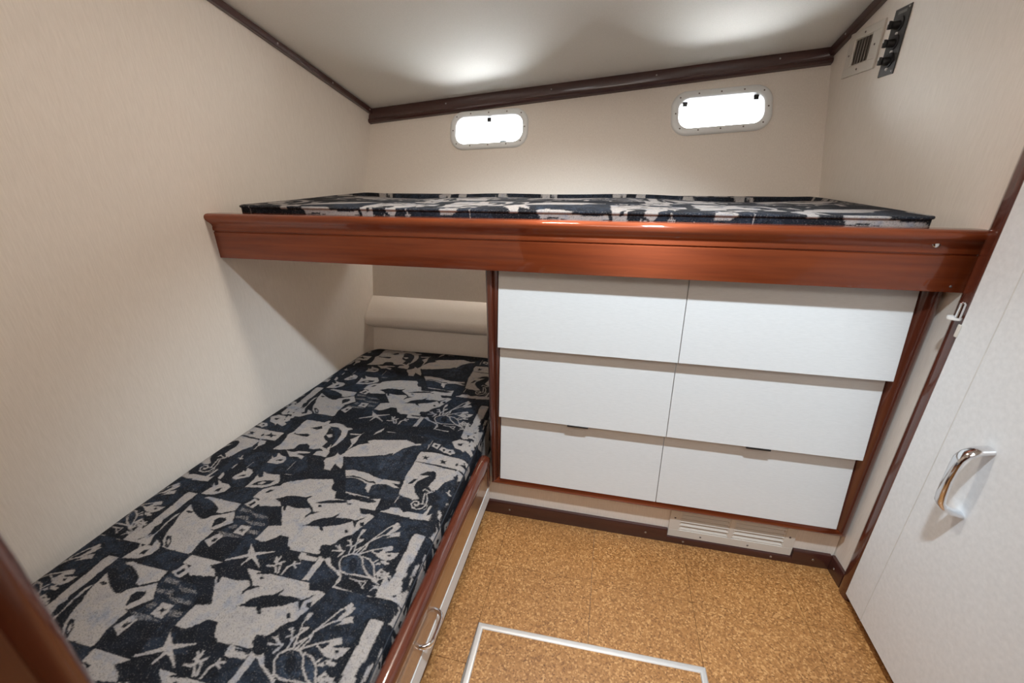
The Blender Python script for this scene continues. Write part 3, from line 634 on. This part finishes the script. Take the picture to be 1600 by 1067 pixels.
# ------------------------------------------------------------------ marine print (drawn once, repeated over the cloth)
PX, VT, VP = 700, 372, 214                         # repeat in mm; upper band, lower band
PAT = json.loads('''[[1,0,401,174,492,200,545,231,582,270,610,285,624,321,634,328,645,270,617,250,620,203,622,125,589,110,533,121,512,132,460,129,431,127],
[4,0,496,199,541,226,575,259,571,228,570,193,576,170,544,139,528,147],
[1,0,455,90,486,96,523,89,531,69,534,56,544,86,573,96,628,90,640,54,628,45,596,45,553,46,483,45],
[1,0,450,325,536,328,628,327,634,267,722,263,761,254,754,292,698,327,653,328,602,342,556,327],
[1,0,72,115,101,144,168,153,214,145,274,149,265,113,263,85,217,79,191,42,145,80,105,88],
[1,0,221,129,274,158,319,101,287,78,255,79],
[1,0,12,257,51,303,98,318,112,283,111,251,51,249],
[1,0,-20,-11,54,-4,62,-34,29,-45,19,-70,1,-96,-16,-58],
[1,0,137,-37,183,7,251,18,235,-24,219,-46,139,-48],
[1,0,110,29,160,35,174,6,146,0],
[2,0,-9,243,45,249,117,248,116,206,59,203,-14,200],
[0,0,13,236,27,228,40,227,32,222,39,216,29,219,26,213,21,221,10,224,18,227],
[0,0,71,243,82,232,104,230,90,226,93,215,82,222,60,223,73,231],
[2,0,-6,196,61,201,87,199,94,184,81,167,82,153,62,149,53,129,46,108,39,100,25,114,21,140,31,152,18,170,-2,172,-17,158,-15,178],
[2,0,55,90,63,100,76,99,83,79,82,63,73,65],
[2,0,-28,6,-12,12,9,6,22,17,47,24,47,53,54,50,54,0,21,-2,-27,-4],
[2,2,-1,32,-3,44,11,52,30,51,32,38,19,27],
[2,0,-2,264,-4,283,19,285,31,269,17,259],
[0,0,7,269,8,276,15,276,18,269],
[2,0,26,314,40,326,59,316,61,342,74,336,86,315,74,302,90,294,83,279,59,288,46,291],
[0,0,51,317,57,324,68,316,63,311],
[2,0,45,350,51,369,65,381,62,359,85,355,112,349,86,344],
[2,0,144,336,175,345,232,343,237,325,224,311,265,309,290,283,307,252,318,221,322,208,334,188,336,166,288,169,288,187,311,192,291,201,271,193,254,194,248,206,236,213,208,205,207,184,184,174,152,168,139,167,147,195,142,227,134,246,144,261,144,279,141,310],
[0,0,187,293,204,299,221,311,231,297,216,287],
[0,0,150,250,153,257,164,252,200,261,213,257,208,246,168,248],
[0,0,265,258,262,282,253,306,280,291,303,266,315,234,315,216,314,202,291,211,292,220,295,235,277,246],
[2,0,265,268,285,275,295,264,285,255],
[1,0,256,307,278,317,302,301,317,274,321,240,321,217,313,243,300,270,280,291],
[0,0,313,268,321,305,344,289,365,294,371,246,379,197,367,186,345,181,331,192,323,208,330,233],
[2,0,224,306,237,325,261,336,289,333,315,319,330,320,341,314,327,306,338,278,340,254,334,227,323,208,322,245,318,274,307,297,288,311,265,314,246,310],
[2,0,187,171,216,168,229,177,271,179,272,174,232,164,265,156,265,143,243,151,218,148],
[2,2,253,132,253,93],
[2,2,123,102,121,77],
[2,2,260,76,285,78],
[2,0,166,109,167,129,158,142,172,132,177,140,169,156,185,148,207,144,216,135,218,120,204,110],
[0,0,187,122,194,130,208,133,205,124],
[2,0,111,29,114,43,122,55,121,65,131,61,126,76,144,72,157,63,160,45,142,34,130,26],
[0,0,125,38,132,47,146,50,141,42],
[2,0,180,7,181,20,179,46,177,59,191,48,201,54,183,74,201,68,223,68,245,71,261,53,265,39,250,25,229,13],
[0,0,191,18,200,33,222,43,247,47,243,33,224,23],
[2,0,205,27,213,36,227,37,221,26],
[2,0,77,-43,81,-26,86,-13,76,1,91,-8,96,-1,77,16,101,6,126,5,139,-4,136,-22,115,-38],
[0,0,106,-27,106,-17,117,-10,120,-24],
[2,0,383,201,391,221,407,243,438,256,425,266,441,275,498,286,550,298,573,291,588,285,607,290,608,283,584,274,559,254,547,233,540,217,537,227,512,210,453,192,398,178],
[2,0,340,150,338,162,353,170,362,180,359,193,376,183,385,198,411,231,428,203,408,192,390,178,411,144,416,127,391,140,383,146,387,115,364,116,356,132],
[2,0,363,262,384,289,390,254,388,225,384,211,381,242],
[2,0,342,290,388,297,389,315,385,289,350,285],
[2,0,428,316,446,345,445,322,427,299],
[2,0,461,327,503,326,468,323],
[2,0,560,325,629,325,587,324],
[2,2,636,314,637,268,632,294],
[2,0,645,304,670,300,668,275,643,287],
[0,0,653,297,662,294,661,284,653,289],
[2,0,677,292,705,282,697,263,673,275],
[0,0,685,282,695,280,693,270,685,276],
[2,0,700,321,722,339,755,334,764,313,752,296,755,279,740,289,723,293],
[0,0,721,315,741,322,739,308,730,308],
[2,0,721,351,720,381,718,423,738,406,737,370,749,345,734,342],
[2,0,432,125,459,131,504,127,533,117,559,112,598,114,616,116,621,106,597,105,628,90,612,88,582,96,551,90,543,79,549,55,530,69,527,86,490,99,466,100,452,95],
[0,0,447,101,470,109,495,106,528,96,540,100,553,92,541,93,527,92,495,102,467,103,450,98],
[2,0,482,47,517,45,562,41,559,37,516,38,485,42],
[2,0,621,253,668,259,726,251,757,249,762,209,770,179,759,161,749,130,731,112,727,90,710,90,703,74,695,63,682,57,668,64,652,63,635,70,630,97,622,148,623,196,619,237],
[0,0,642,242,648,234,659,237,652,228,659,221,648,225,640,219,643,229,634,233,643,234],
[0,0,701,237,708,228,718,232,713,223,721,214,710,219,699,214,704,223,694,229,704,229],
[0,0,751,231,758,224,754,215,748,220],
[0,0,623,208,689,208,761,202,761,196,692,202,625,205],
[0,0,659,155,675,172,695,179,707,171,712,151,706,132,704,113,711,114,734,98,737,85,720,55,699,67,677,86,664,108,664,126,678,144,692,159,671,154],
[0,0,643,111,651,135,662,137,654,117],
[2,0,705,115,709,132,723,154,717,175,742,177,760,173,756,153,742,132,729,111,721,102],
[1,0,642,61,669,61,683,54,694,30,735,32,742,53,752,81,731,105,744,143,764,162,764,193,777,173,781,115,778,67,766,33,738,14,690,17,651,21,638,37],
[0,0,639,44,653,60,680,49,694,30,725,32,714,22,679,17,653,28],
[2,4,696,97,698,105,715,98,724,99,710,90,721,71,725,49,720,37,707,30,693,33,685,44,688,55,698,57,707,49,702,41,694,46],
[2,4,705,89,711,66,714,50],
[2,0,614,2,632,12,636,21,658,24,676,13,694,19,731,19,738,52,744,50,740,9,702,2,657,0],
[2,3,640,64,638,37],
[2,4,763,108,779,106],
[2,4,767,119,773,103],
[2,0,766,45,780,36,783,16,770,21],
[1,0,89,-254,112,-244,143,-217,187,-216,225,-217,228,-238,217,-256,178,-254,118,-253],
[1,0,328,-208,319,-153,337,-137,376,-159,410,-168,422,-182,371,-193],
[1,0,613,-3,701,0,732,-65,725,-92,709,-126,694,-182,656,-170,644,-94,611,-80,585,-63,607,-29],
[1,0,485,-214,507,-169,541,-162,583,-167,619,-185,617,-203,557,-216,537,-212],
[1,0,113,-50,142,-51,161,-84,134,-89,93,-69,73,-70,70,-48],
[2,0,-16,-31,-7,-29,-10,-41,-22,-56,-34,-66,-28,-47],
[2,0,-30,-73,-17,-57,-2,-47,4,-60,-14,-66],
[2,0,36,-45,67,-45,67,-64,52,-93,49,-107,44,-115,37,-92,34,-71],
[2,5,39,-99,39,-147],
[2,0,-30,-121,-21,-106,-3,-91,6,-100,-13,-110,24,-106,18,-121,1,-130,-14,-128],
[2,4,8,-177,0,-165,25,-173],
[2,4,2,-165,2,-152,33,-168],
[2,4,-5,-180,15,-188],
[2,4,-25,-141,-19,-132],
[2,6,-4,-136,12,-136],
[2,0,33,-212,33,-197,36,-174,40,-150,59,-141,67,-151,61,-165,69,-182,71,-194,56,-207,44,-215],
[0,0,47,-190,50,-184,56,-189],
[2,0,84,-82,114,-101,134,-110,159,-118,170,-114,174,-105,198,-110,199,-129,215,-142,225,-143,223,-162,222,-183,227,-210,224,-215,196,-214,160,-214,142,-212,123,-195,109,-171,101,-144,89,-120,87,-103],
[0,0,92,-105,100,-100,116,-104,107,-109],
[0,0,117,-191,139,-207,145,-217,115,-197,92,-175,82,-148,84,-121,93,-146,106,-168],
[0,0,126,-189,121,-181,133,-181,148,-193,159,-211,147,-211],
[2,0,135,-193,134,-187,147,-196,152,-207],
[2,0,85,-110,76,-122,77,-149,83,-170,81,-189,77,-204,53,-207,65,-214,88,-218,102,-212,89,-191,86,-170,82,-148,84,-121],
[2,0,69,-239,74,-224,75,-217,98,-218,99,-227,116,-217,105,-196,126,-204,138,-216,122,-228,107,-242,78,-245],
[2,0,99,-53,113,-46,139,-48,219,-50,223,-74,191,-91,178,-90,172,-78,148,-65,122,-56],
[2,0,174,-105,210,-87,225,-77,252,-111,242,-120,222,-140,210,-140],
[0,0,210,-137,201,-122,195,-114,201,-104,220,-100,226,-107,223,-119,213,-128],
[1,0,225,-70,230,-51,268,-61,315,-65,346,-92,350,-129,347,-141,307,-150,235,-144,258,-117],
[3,0,232,-60,267,-63,276,-70,257,-74,233,-72],
[3,0,239,-88,276,-83,286,-94,244,-97],
[3,0,272,-72,323,-73,336,-80,300,-83],
[3,0,273,-97,338,-95,342,-102,306,-107],
[3,0,248,-125,260,-113,273,-117,269,-129],
[3,0,308,-119,341,-118,342,-130,315,-133],
[3,0,228,-142,280,-140,315,-145,263,-153],
[2,0,278,-112,309,-111,310,-140,277,-138],
[0,0,287,-119,296,-123,302,-122,298,-127,300,-133,293,-128,287,-130,290,-123],
[2,0,229,-50,242,-25,271,-35,263,-58],
[0,0,241,-49,249,-34,257,-38,252,-52],
[2,0,227,-173,244,-147,263,-153,255,-187],
[0,0,245,-171,246,-157,248,-163,255,-159,254,-172],
[2,2,207,-180,213,-214],
[2,0,234,-24,234,-5,238,10,259,25,278,31,281,43,299,54,344,71,418,83,429,70,434,46,454,40,464,18,539,20,545,10,345,-33,279,-47,258,-33,260,-25],
[2,0,287,28,431,58,439,46,456,42,469,11,505,15,538,42,570,36,595,43,600,2,555,1,568,-16,598,-13,609,-17,601,-36,590,-62,581,-81,566,-89,557,-102,546,-119,525,-125,536,-144,518,-147,458,-150,446,-142,428,-119,406,-118],
[2,0,347,-141,355,-103,386,-139,368,-146],
[2,0,349,-144,350,-121,351,-100,395,-88,529,-60,550,-55,553,-80,555,-110,542,-118,522,-125,532,-146,484,-148,445,-144,425,-119,403,-118,393,-131,376,-144],
[0,0,358,-148,378,-144,393,-131,403,-118,427,-118,445,-144,422,-159,388,-168,373,-165],
[0,0,254,1,259,11,273,15,267,5,260,-1],
[0,0,300,-15,313,-8,329,1,355,6,383,7,400,16,392,2,394,-4,413,-18,336,-35,322,-22],
[0,0,316,-8,326,1,347,5,377,3,399,16,389,2,404,-10,426,-24,436,-35,457,-31,443,-40,432,-48,428,-60,425,-50,432,-36,419,-26,387,-33,352,-31,358,-45,354,-48,340,-30,330,-25],
[0,0,437,-82,451,-73,457,-60,478,-48,498,-42,512,-25,509,-41,543,-37,566,-39,591,-20,573,-42,577,-62,560,-42,532,-60,510,-67,492,-74,502,-85,493,-84,481,-74,454,-78],
[0,0,420,-6,458,10,503,18,513,12,470,1,425,-7],
[0,0,437,-12,444,-11,451,-16,440,-17],
[0,0,509,8,525,10,522,5],
[0,0,456,39,485,38,545,40,592,30,567,22,521,25,474,29],
[0,0,555,-72,560,-68,569,-78,562,-79],
[0,0,581,-43,591,-38,597,-52,586,-51],
[0,0,526,-135,525,-122,538,-119,552,-124,562,-135,558,-151,537,-143],
[2,0,487,-149,503,-150,540,-150,538,-165,492,-168],
[0,0,501,-151,538,-150,537,-156,506,-155],
[2,0,540,-150,554,-154,553,-211,536,-212],
[2,0,346,-152,366,-166,379,-174,421,-161,424,-164,398,-176,385,-182,398,-190,418,-205,418,-208,391,-194,381,-191,372,-214,369,-210,372,-195,373,-188,357,-196,325,-210,322,-207,348,-192,363,-182,356,-168],
[2,5,450,-193,448,-184,437,-174],
[2,5,448,-184,447,-171],
[2,5,431,-199,448,-196,455,-187,465,-180],
[2,5,441,-185,463,-190],
[2,5,480,-194,490,-182,490,-175],
[2,5,490,-182,504,-177],
[2,5,492,-184,502,-188],
[2,5,481,-210,482,-196],
[2,5,470,-208,464,-195],
[2,5,464,-209,454,-197],
[4,0,602,-163,601,-144,617,-131,637,-132,654,-152,674,-167,655,-176,628,-179,612,-175],
[0,0,616,-148,621,-137,634,-142,642,-159,640,-172,625,-166],
[4,0,644,-132,665,-135,682,-151,694,-174,676,-166,656,-152],
[2,4,630,-128,611,-129,594,-141,594,-155,609,-174,628,-179,657,-176,682,-176,707,-182],
[2,4,630,-128,645,-137,654,-152,675,-169,701,-179],
[2,4,641,-131,662,-134,680,-147,695,-171,707,-182],
[2,4,620,-128,628,-108,635,-91,661,-66,696,-53],
[2,4,629,-126,636,-106,635,-91,651,-63,664,-40,682,-26],
[2,4,631,-125,654,-111,679,-100,700,-94],
[2,4,603,-131,602,-111,617,-89],
[2,4,614,-126,602,-82,601,-62],
[2,4,600,-114,586,-93],
[2,4,595,-107,586,-112],
[2,4,583,-138,590,-126,559,-131],
[2,4,580,-126,567,-113],
[2,4,560,-117,586,-127],
[2,4,582,-143,589,-132],
[2,4,658,-114,678,-120,687,-116],
[2,4,612,-122,634,-99,637,-111],
[2,4,581,-97,593,-100],
[2,0,668,-34,677,-21,687,-27,675,-42],
[2,0,679,-54,696,-48,698,-58,682,-60],
[2,0,676,-100,697,-89,703,-98,681,-104],
[2,0,606,-89,620,-86,619,-93,610,-95],
[2,0,599,-60,609,-58,608,-75,601,-76],
[2,0,682,-127,690,-112,706,-107,724,-104,719,-119,710,-127,694,-129],
[0,0,698,-114,704,-112,709,-116,703,-119],
[2,0,687,-133,701,-129,708,-136,706,-141],
[2,0,680,-144,688,-135,695,-143,685,-145],
[2,5,696,-166,701,-154],
[2,5,696,-162,713,-163,724,-158],
[2,5,717,-162,726,-171],
[2,0,554,-157,563,-147,583,-167,615,-179,618,-188,601,-180,582,-172],
[2,4,617,-183,617,-203],
[2,0,558,-158,564,-149,583,-167,616,-181,616,-185,589,-175],
[2,4,617,-183,622,-197,616,-212,670,-216],
[2,3,616,-185,617,-201],
[2,3,640,-186,665,-189,686,-203],
[2,3,665,-189,683,-185,681,-201],
[2,3,702,-204,709,-195,730,-198],
[2,3,701,-181,731,-163],
[2,3,702,-169,703,-156],
[2,3,718,-169,731,-178],
[2,3,703,-192,719,-193],
[2,0,734,-51,764,-49,765,-109,759,-156,756,-203,755,-223,735,-221,736,-173,741,-136,739,-106],
[2,0,777,-184,781,-223,786,-256,774,-263,769,-229,764,-205]]''')
def raster():
    H = VT+VP; W = PX
    R = np.zeros((H, W), np.float32); G = np.zeros((H, W), np.float32)
    val = {0: (0, 0), 1: (0, .55), 2: (1, 0), 3: (.42, .6), 4: (.06, 1.0)}
    def fill(pts, col):
        x0, y0 = np.floor(pts.min(0)).astype(int)-1; x1, y1 = np.ceil(pts.max(0)).astype(int)+2
        gx, gy = np.meshgrid(np.arange(x0, x1)+.5, np.arange(y0, y1)+.5)
        ins = np.zeros(gx.shape, bool); n = len(pts)
        for i in range(n):
            (ax, ay), (bx, by) = pts[i], pts[(i+1) % n]
            if ay == by: continue
            ins ^= ((ay > gy) != (by > gy)) & (gx < (bx-ax)*(gy-ay)/(by-ay)+ax)
        yy, xx = np.nonzero(ins); yy = (yy+y0) % H; xx = (xx+x0) % W
        R[yy, xx], G[yy, xx] = val[col]
    rng = np.random.RandomState(4)
    for it in PAT:
        col, wd = it[0], it[1]; p = np.array(it[2:], float).reshape(-1, 2); p[:, 1] += VP
        if wd == 0:
            # slightly ragged outline, as the weave renders it
            q = []
            for i in range(len(p)):
                a, b = p[i], p[(i+1) % len(p)]; L = np.hypot(*(b-a)); n = max(1, int(L/7))
                for k in range(n):
                    j = rng.randn(2)*.55 if k else 0
                    q.append(a+(b-a)*k/n+j)
            fill(np.array(q), col)
        else:
            for a, b in zip(p[:-1], p[1:]):
                d = b-a; L = np.hypot(*d)
                if L < .1: continue
                nrm = np.array((-d[1], d[0]))/L*wd/2; e = d/L*wd*.35
                fill(np.array([a-e+nrm, b+e+nrm, b+e-nrm, a-e-nrm]), col)
    return R, G
PR, PG = raster()
def blur(A):
    return (A*2+np.roll(A, 1, 0)+np.roll(A, -1, 0)+np.roll(A, 1, 1)+np.roll(A, -1, 1))/6
PR, PG = blur(PR), blur(PG)
YL = -.361
def printat(x, y, cutline=True):
    """x, y cloth position in metres -> print amounts"""
    X = (np.asarray(x)+.82)*1000; v = (np.asarray(y)-YL)*1000
    if cutline:                                    # the near end of the cloth repeats the lower band only
        lowm = v < -VP
        v = np.where(lowm, -(np.mod(-v, VP)), v)
    v = np.mod(v+VP, VT+VP)
    i = np.clip(v.astype(int), 0, VT+VP-1); j = np.mod(X.astype(int), PX)
    return PR[i, j], PG[i, j]

def cloth(name, V, F, r, g, parent):
    me = bpy.data.meshes.new(name)
    nv, nf = len(V), len(F)
    me.vertices.add(nv); me.vertices.foreach_set('co', V.astype(np.float32).ravel())
    me.loops.add(nf*4); me.loops.foreach_set('vertex_index', F.astype(np.int32).ravel())
    me.polygons.add(nf); me.polygons.foreach_set('loop_start', np.arange(0, nf*4, 4, dtype=np.int32))
    me.update(calc_edges=True); me.validate()
    me.polygons.foreach_set('use_smooth', np.ones(len(me.polygons), bool))
    at = me.color_attributes.new('print', 'FLOAT_COLOR', 'POINT')
    c = np.ones((nv, 4), np.float32); c[:, 0] = r; c[:, 1] = g; c[:, 2] = 0
    at.data.foreach_set('color', c.ravel())
    o = link(name, me, FAB, parent); return o
def grid(nu, nv):
    i = np.arange(nu*nv).reshape(nv, nu)
    return np.stack([i[:-1, :-1], i[:-1, 1:], i[1:, 1:], i[1:, :-1]], -1).reshape(-1, 4)

# lower mattress: cross-section swept along the berth
mt = empty('mattress', (-.45, -.2, .19), 'long navy and cream marine-print mattress on the lower bunk', 'mattress', None)
def section(x0, x1, ztop, zb, r0, r1, step):
    """points (x, z, s) going up the left side, across the top, down the right side; s = cloth coordinate"""
    pts = [(x0, zb)]
    n = 10
    for k in range(n+1):
        a = math.pi-(math.pi/2)*k/n; pts.append((x0+r0+r0*math.cos(a), ztop-r0+r0*math.sin(a)))
    m = int(.86/step)
    for k in range(1, m): pts.append((x0+r0+(x1-r1-x0-r0)*k/m, ztop))
    for k in range(n+1):
        a = math.pi/2-(math.pi/2)*k/n; pts.append((x1-r1+r1*math.cos(a), ztop-r1+r1*math.sin(a)))
    for k in range(1, 26): pts.append((x1, ztop-r1-(ztop-r1-zb)*k/25))
    p = np.array(pts); d = np.r_[0, np.cumsum(np.hypot(*np.diff(p, axis=0).T))]
    top = np.argmin(np.abs(p[:, 0]-(x0+r0)) + np.abs(p[:, 1]-ztop))
    s = x0+r0+(d-d[top])
    return p[:, 0], p[:, 1], s
ysl = np.arange(-.985, .585, .0024); rows_ = []
YE, RE = .588, .035
V = []; CR = []; CG = []
wv = np.random.RandomState(2)
for y in ysl:
    xl = float(np.interp(y, [-1.0, -.70, -.5, -.32, .02, .32, .47, .60], [-.925, -.905, -.897, -.882, -.842, -.802, -.786, -.765]))
    zt = .335+.043*y
    e = max(0, y-(YE-RE)); 
    zt -= RE-math.sqrt(max(RE*RE-e*e, 0))
    inset = .05*max(0, (y-.50)/.085)**2 if y > .50 else 0
    x, z, s = section(xl+inset, -.036, zt, .190, .036, .030, .0024)
    bulge = .003*np.sin(s*9+1)*math.sin(y*7)+.002*math.sin(y*11)*np.cos(s*5)
    topm = z > zt-.02
    z = z+np.where(topm, bulge, 0)
    V.append(np.stack([x, np.full_like(x, y), z], 1))
    r, g_ = printat(s, np.full_like(s, y)); CR.append(r); CG.append(g_)
nu = len(V[0]); nvv = len(V)
V = np.concatenate(V)
m_ = cloth('cover', V, grid(nu, nvv), np.concatenate(CR), np.concatenate(CG), None); adopt(mt, m_)
# end caps
def capgrid(idx, yy):
    a = V.reshape(nvv, nu, 3)[idx]; b = a.copy(); b[:, 2] = .190; Vc = np.concatenate([a, b]); 
    return Vc, grid(nu, 2)
for idx in (0, nvv-1):
    Vc, Fc = capgrid(idx, 0); r, g_ = printat(Vc[:, 0], Vc[:, 1]+Vc[:, 2]*.5); adopt(mt, cloth('end_panel', Vc, Fc, r, g_, None))
# seam line along the room side
bm = bmesh.new(); tube(bm, [(-.0385, y, .335+.043*y-.021) for y in np.linspace(-.98, .55, 40)], .0022, 8)
o = build('piping', bm, simple('dark_piping', (.012, .016, .025), .8), smooth=60); adopt(mt, o)

# upper mattress: boxed cushion with rounded corners and piping
mu = empty('mattress', (.1, .33, .975), 'thin navy and cream marine-print mattress on the upper bunk', 'mattress')
X0, X1, Y0, Y1 = -.797, 1.036, .002, .640
def inset_rect(d, n=200, m=90):
    """closed outline at inset d, left side tapering with the wall"""
    r = max(.045-d, .002); pts = []
    xa, xb, ya, yb = X0+d, X1-d, Y0+d, Y1-d
    t = lambda y: .1*(y-Y0)
    def arc(cx, cy, a0):
        for k in range(9): a = math.radians(a0+90*k/8); pts.append((cx+r*math.cos(a), cy+r*math.sin(a)))
    def run(p, q, n):
        for k in range(1, n): pts.append((p[0]+(q[0]-p[0])*k/n, p[1]+(q[1]-p[1])*k/n))
    arc(xa+r, ya+r, 180); run((xa+r, ya), (xb-r, ya), n*3); arc(xb-r, ya+r, 270); run((xb, ya+r), (xb, yb-r), m)
    arc(xb-r, yb-r, 0); run((xb-r, yb), (xa+r, yb), n*3); arc(xa+r, yb-r, 90); run((xa, yb-r), (xa, ya+r), m)
    return np.array([(x+t(y)*max(0, (xb-x)/(xb-xa)), y) for x, y in pts])
def ztop(x, y): return 1.0705+.0035*np.sin(x*5.1+.6)+.003*np.sin(x*11)*np.cos(y*6)
loops = []; cl = []
O = inset_rect(0); C0 = O.mean(0)
for z in np.linspace(.977, 1.066, 22):
    loops.append(np.c_[O, np.full(len(O), z)]); cl.append(np.c_[O[:, 0]*1.0+.17, O[:, 1]-(1.066-z)-.24])
for d in (.003, .007, .012, .018, .026, .035):
    Q = inset_rect(d); zz = 1.066+(ztop(Q[:, 0], Q[:, 1])-1.066)*min(1, (d/.035)**.5)
    loops.append(np.c_[Q, zz]); cl.append(np.c_[Q[:, 0]+.17, Q[:, 1]-.24])
Qe = inset_rect(.035); ctr = np.c_[np.clip(Qe[:, 0], -.5, .75), np.full(len(Qe), .32)]
for t in np.linspace(.02, 1, 90):
    Q = Qe*(1-t)+ctr*t; loops.append(np.c_[Q, ztop(Q[:, 0], Q[:, 1])-.016*np.clip((Q[:, 1]-.30)/.3, 0, 1)**2*(1)]); cl.append(np.c_[Q[:, 0]+.17, Q[:, 1]-.24])
n = len(O); Vu = np.concatenate(loops); idx = np.arange(len(loops)*n).reshape(len(loops), n)
nx = np.roll(idx, -1, 1); F = np.stack([idx[:-1], nx[:-1], nx[1:], idx[1:]], -1).reshape(-1, 4)
cc = np.concatenate(cl); r, g_ = printat(cc[:, 0], cc[:, 1], False)
adopt(mu, cloth('cover', Vu, F, r, g_, None))
# piping ring with the same cloth
pr = []; kk = 8
Pz = inset_rect(-.0005)
tang = np.roll(Pz, -1, 0)-np.roll(Pz, 1, 0); tang /= np.maximum(np.hypot(*tang.T), 1e-9)[:, None]; nrm = np.c_[tang[:, 1], -tang[:, 0]]
for k in range(kk):
    a = 2*math.pi*k/kk; pr.append(np.c_[Pz+nrm*(.0038*math.cos(a)), np.full(len(Pz), 1.0640+.0038*math.sin(a))])
Vp = np.concatenate(pr); idx = np.arange(kk*n).reshape(kk, n); nx = np.roll(idx, -1, 1); up_ = np.roll(idx, -1, 0); unx = np.roll(nx, -1, 0)
F = np.stack([idx, nx, unx, up_], -1).reshape(-1, 4)
r, g_ = printat(Vp[:, 0]*1.0+.17, Vp[:, 1]-.24, False)
r = np.clip(r*.9+.12, 0, 1)
adopt(mu, cloth('piping', Vp, F, r, g_, None))
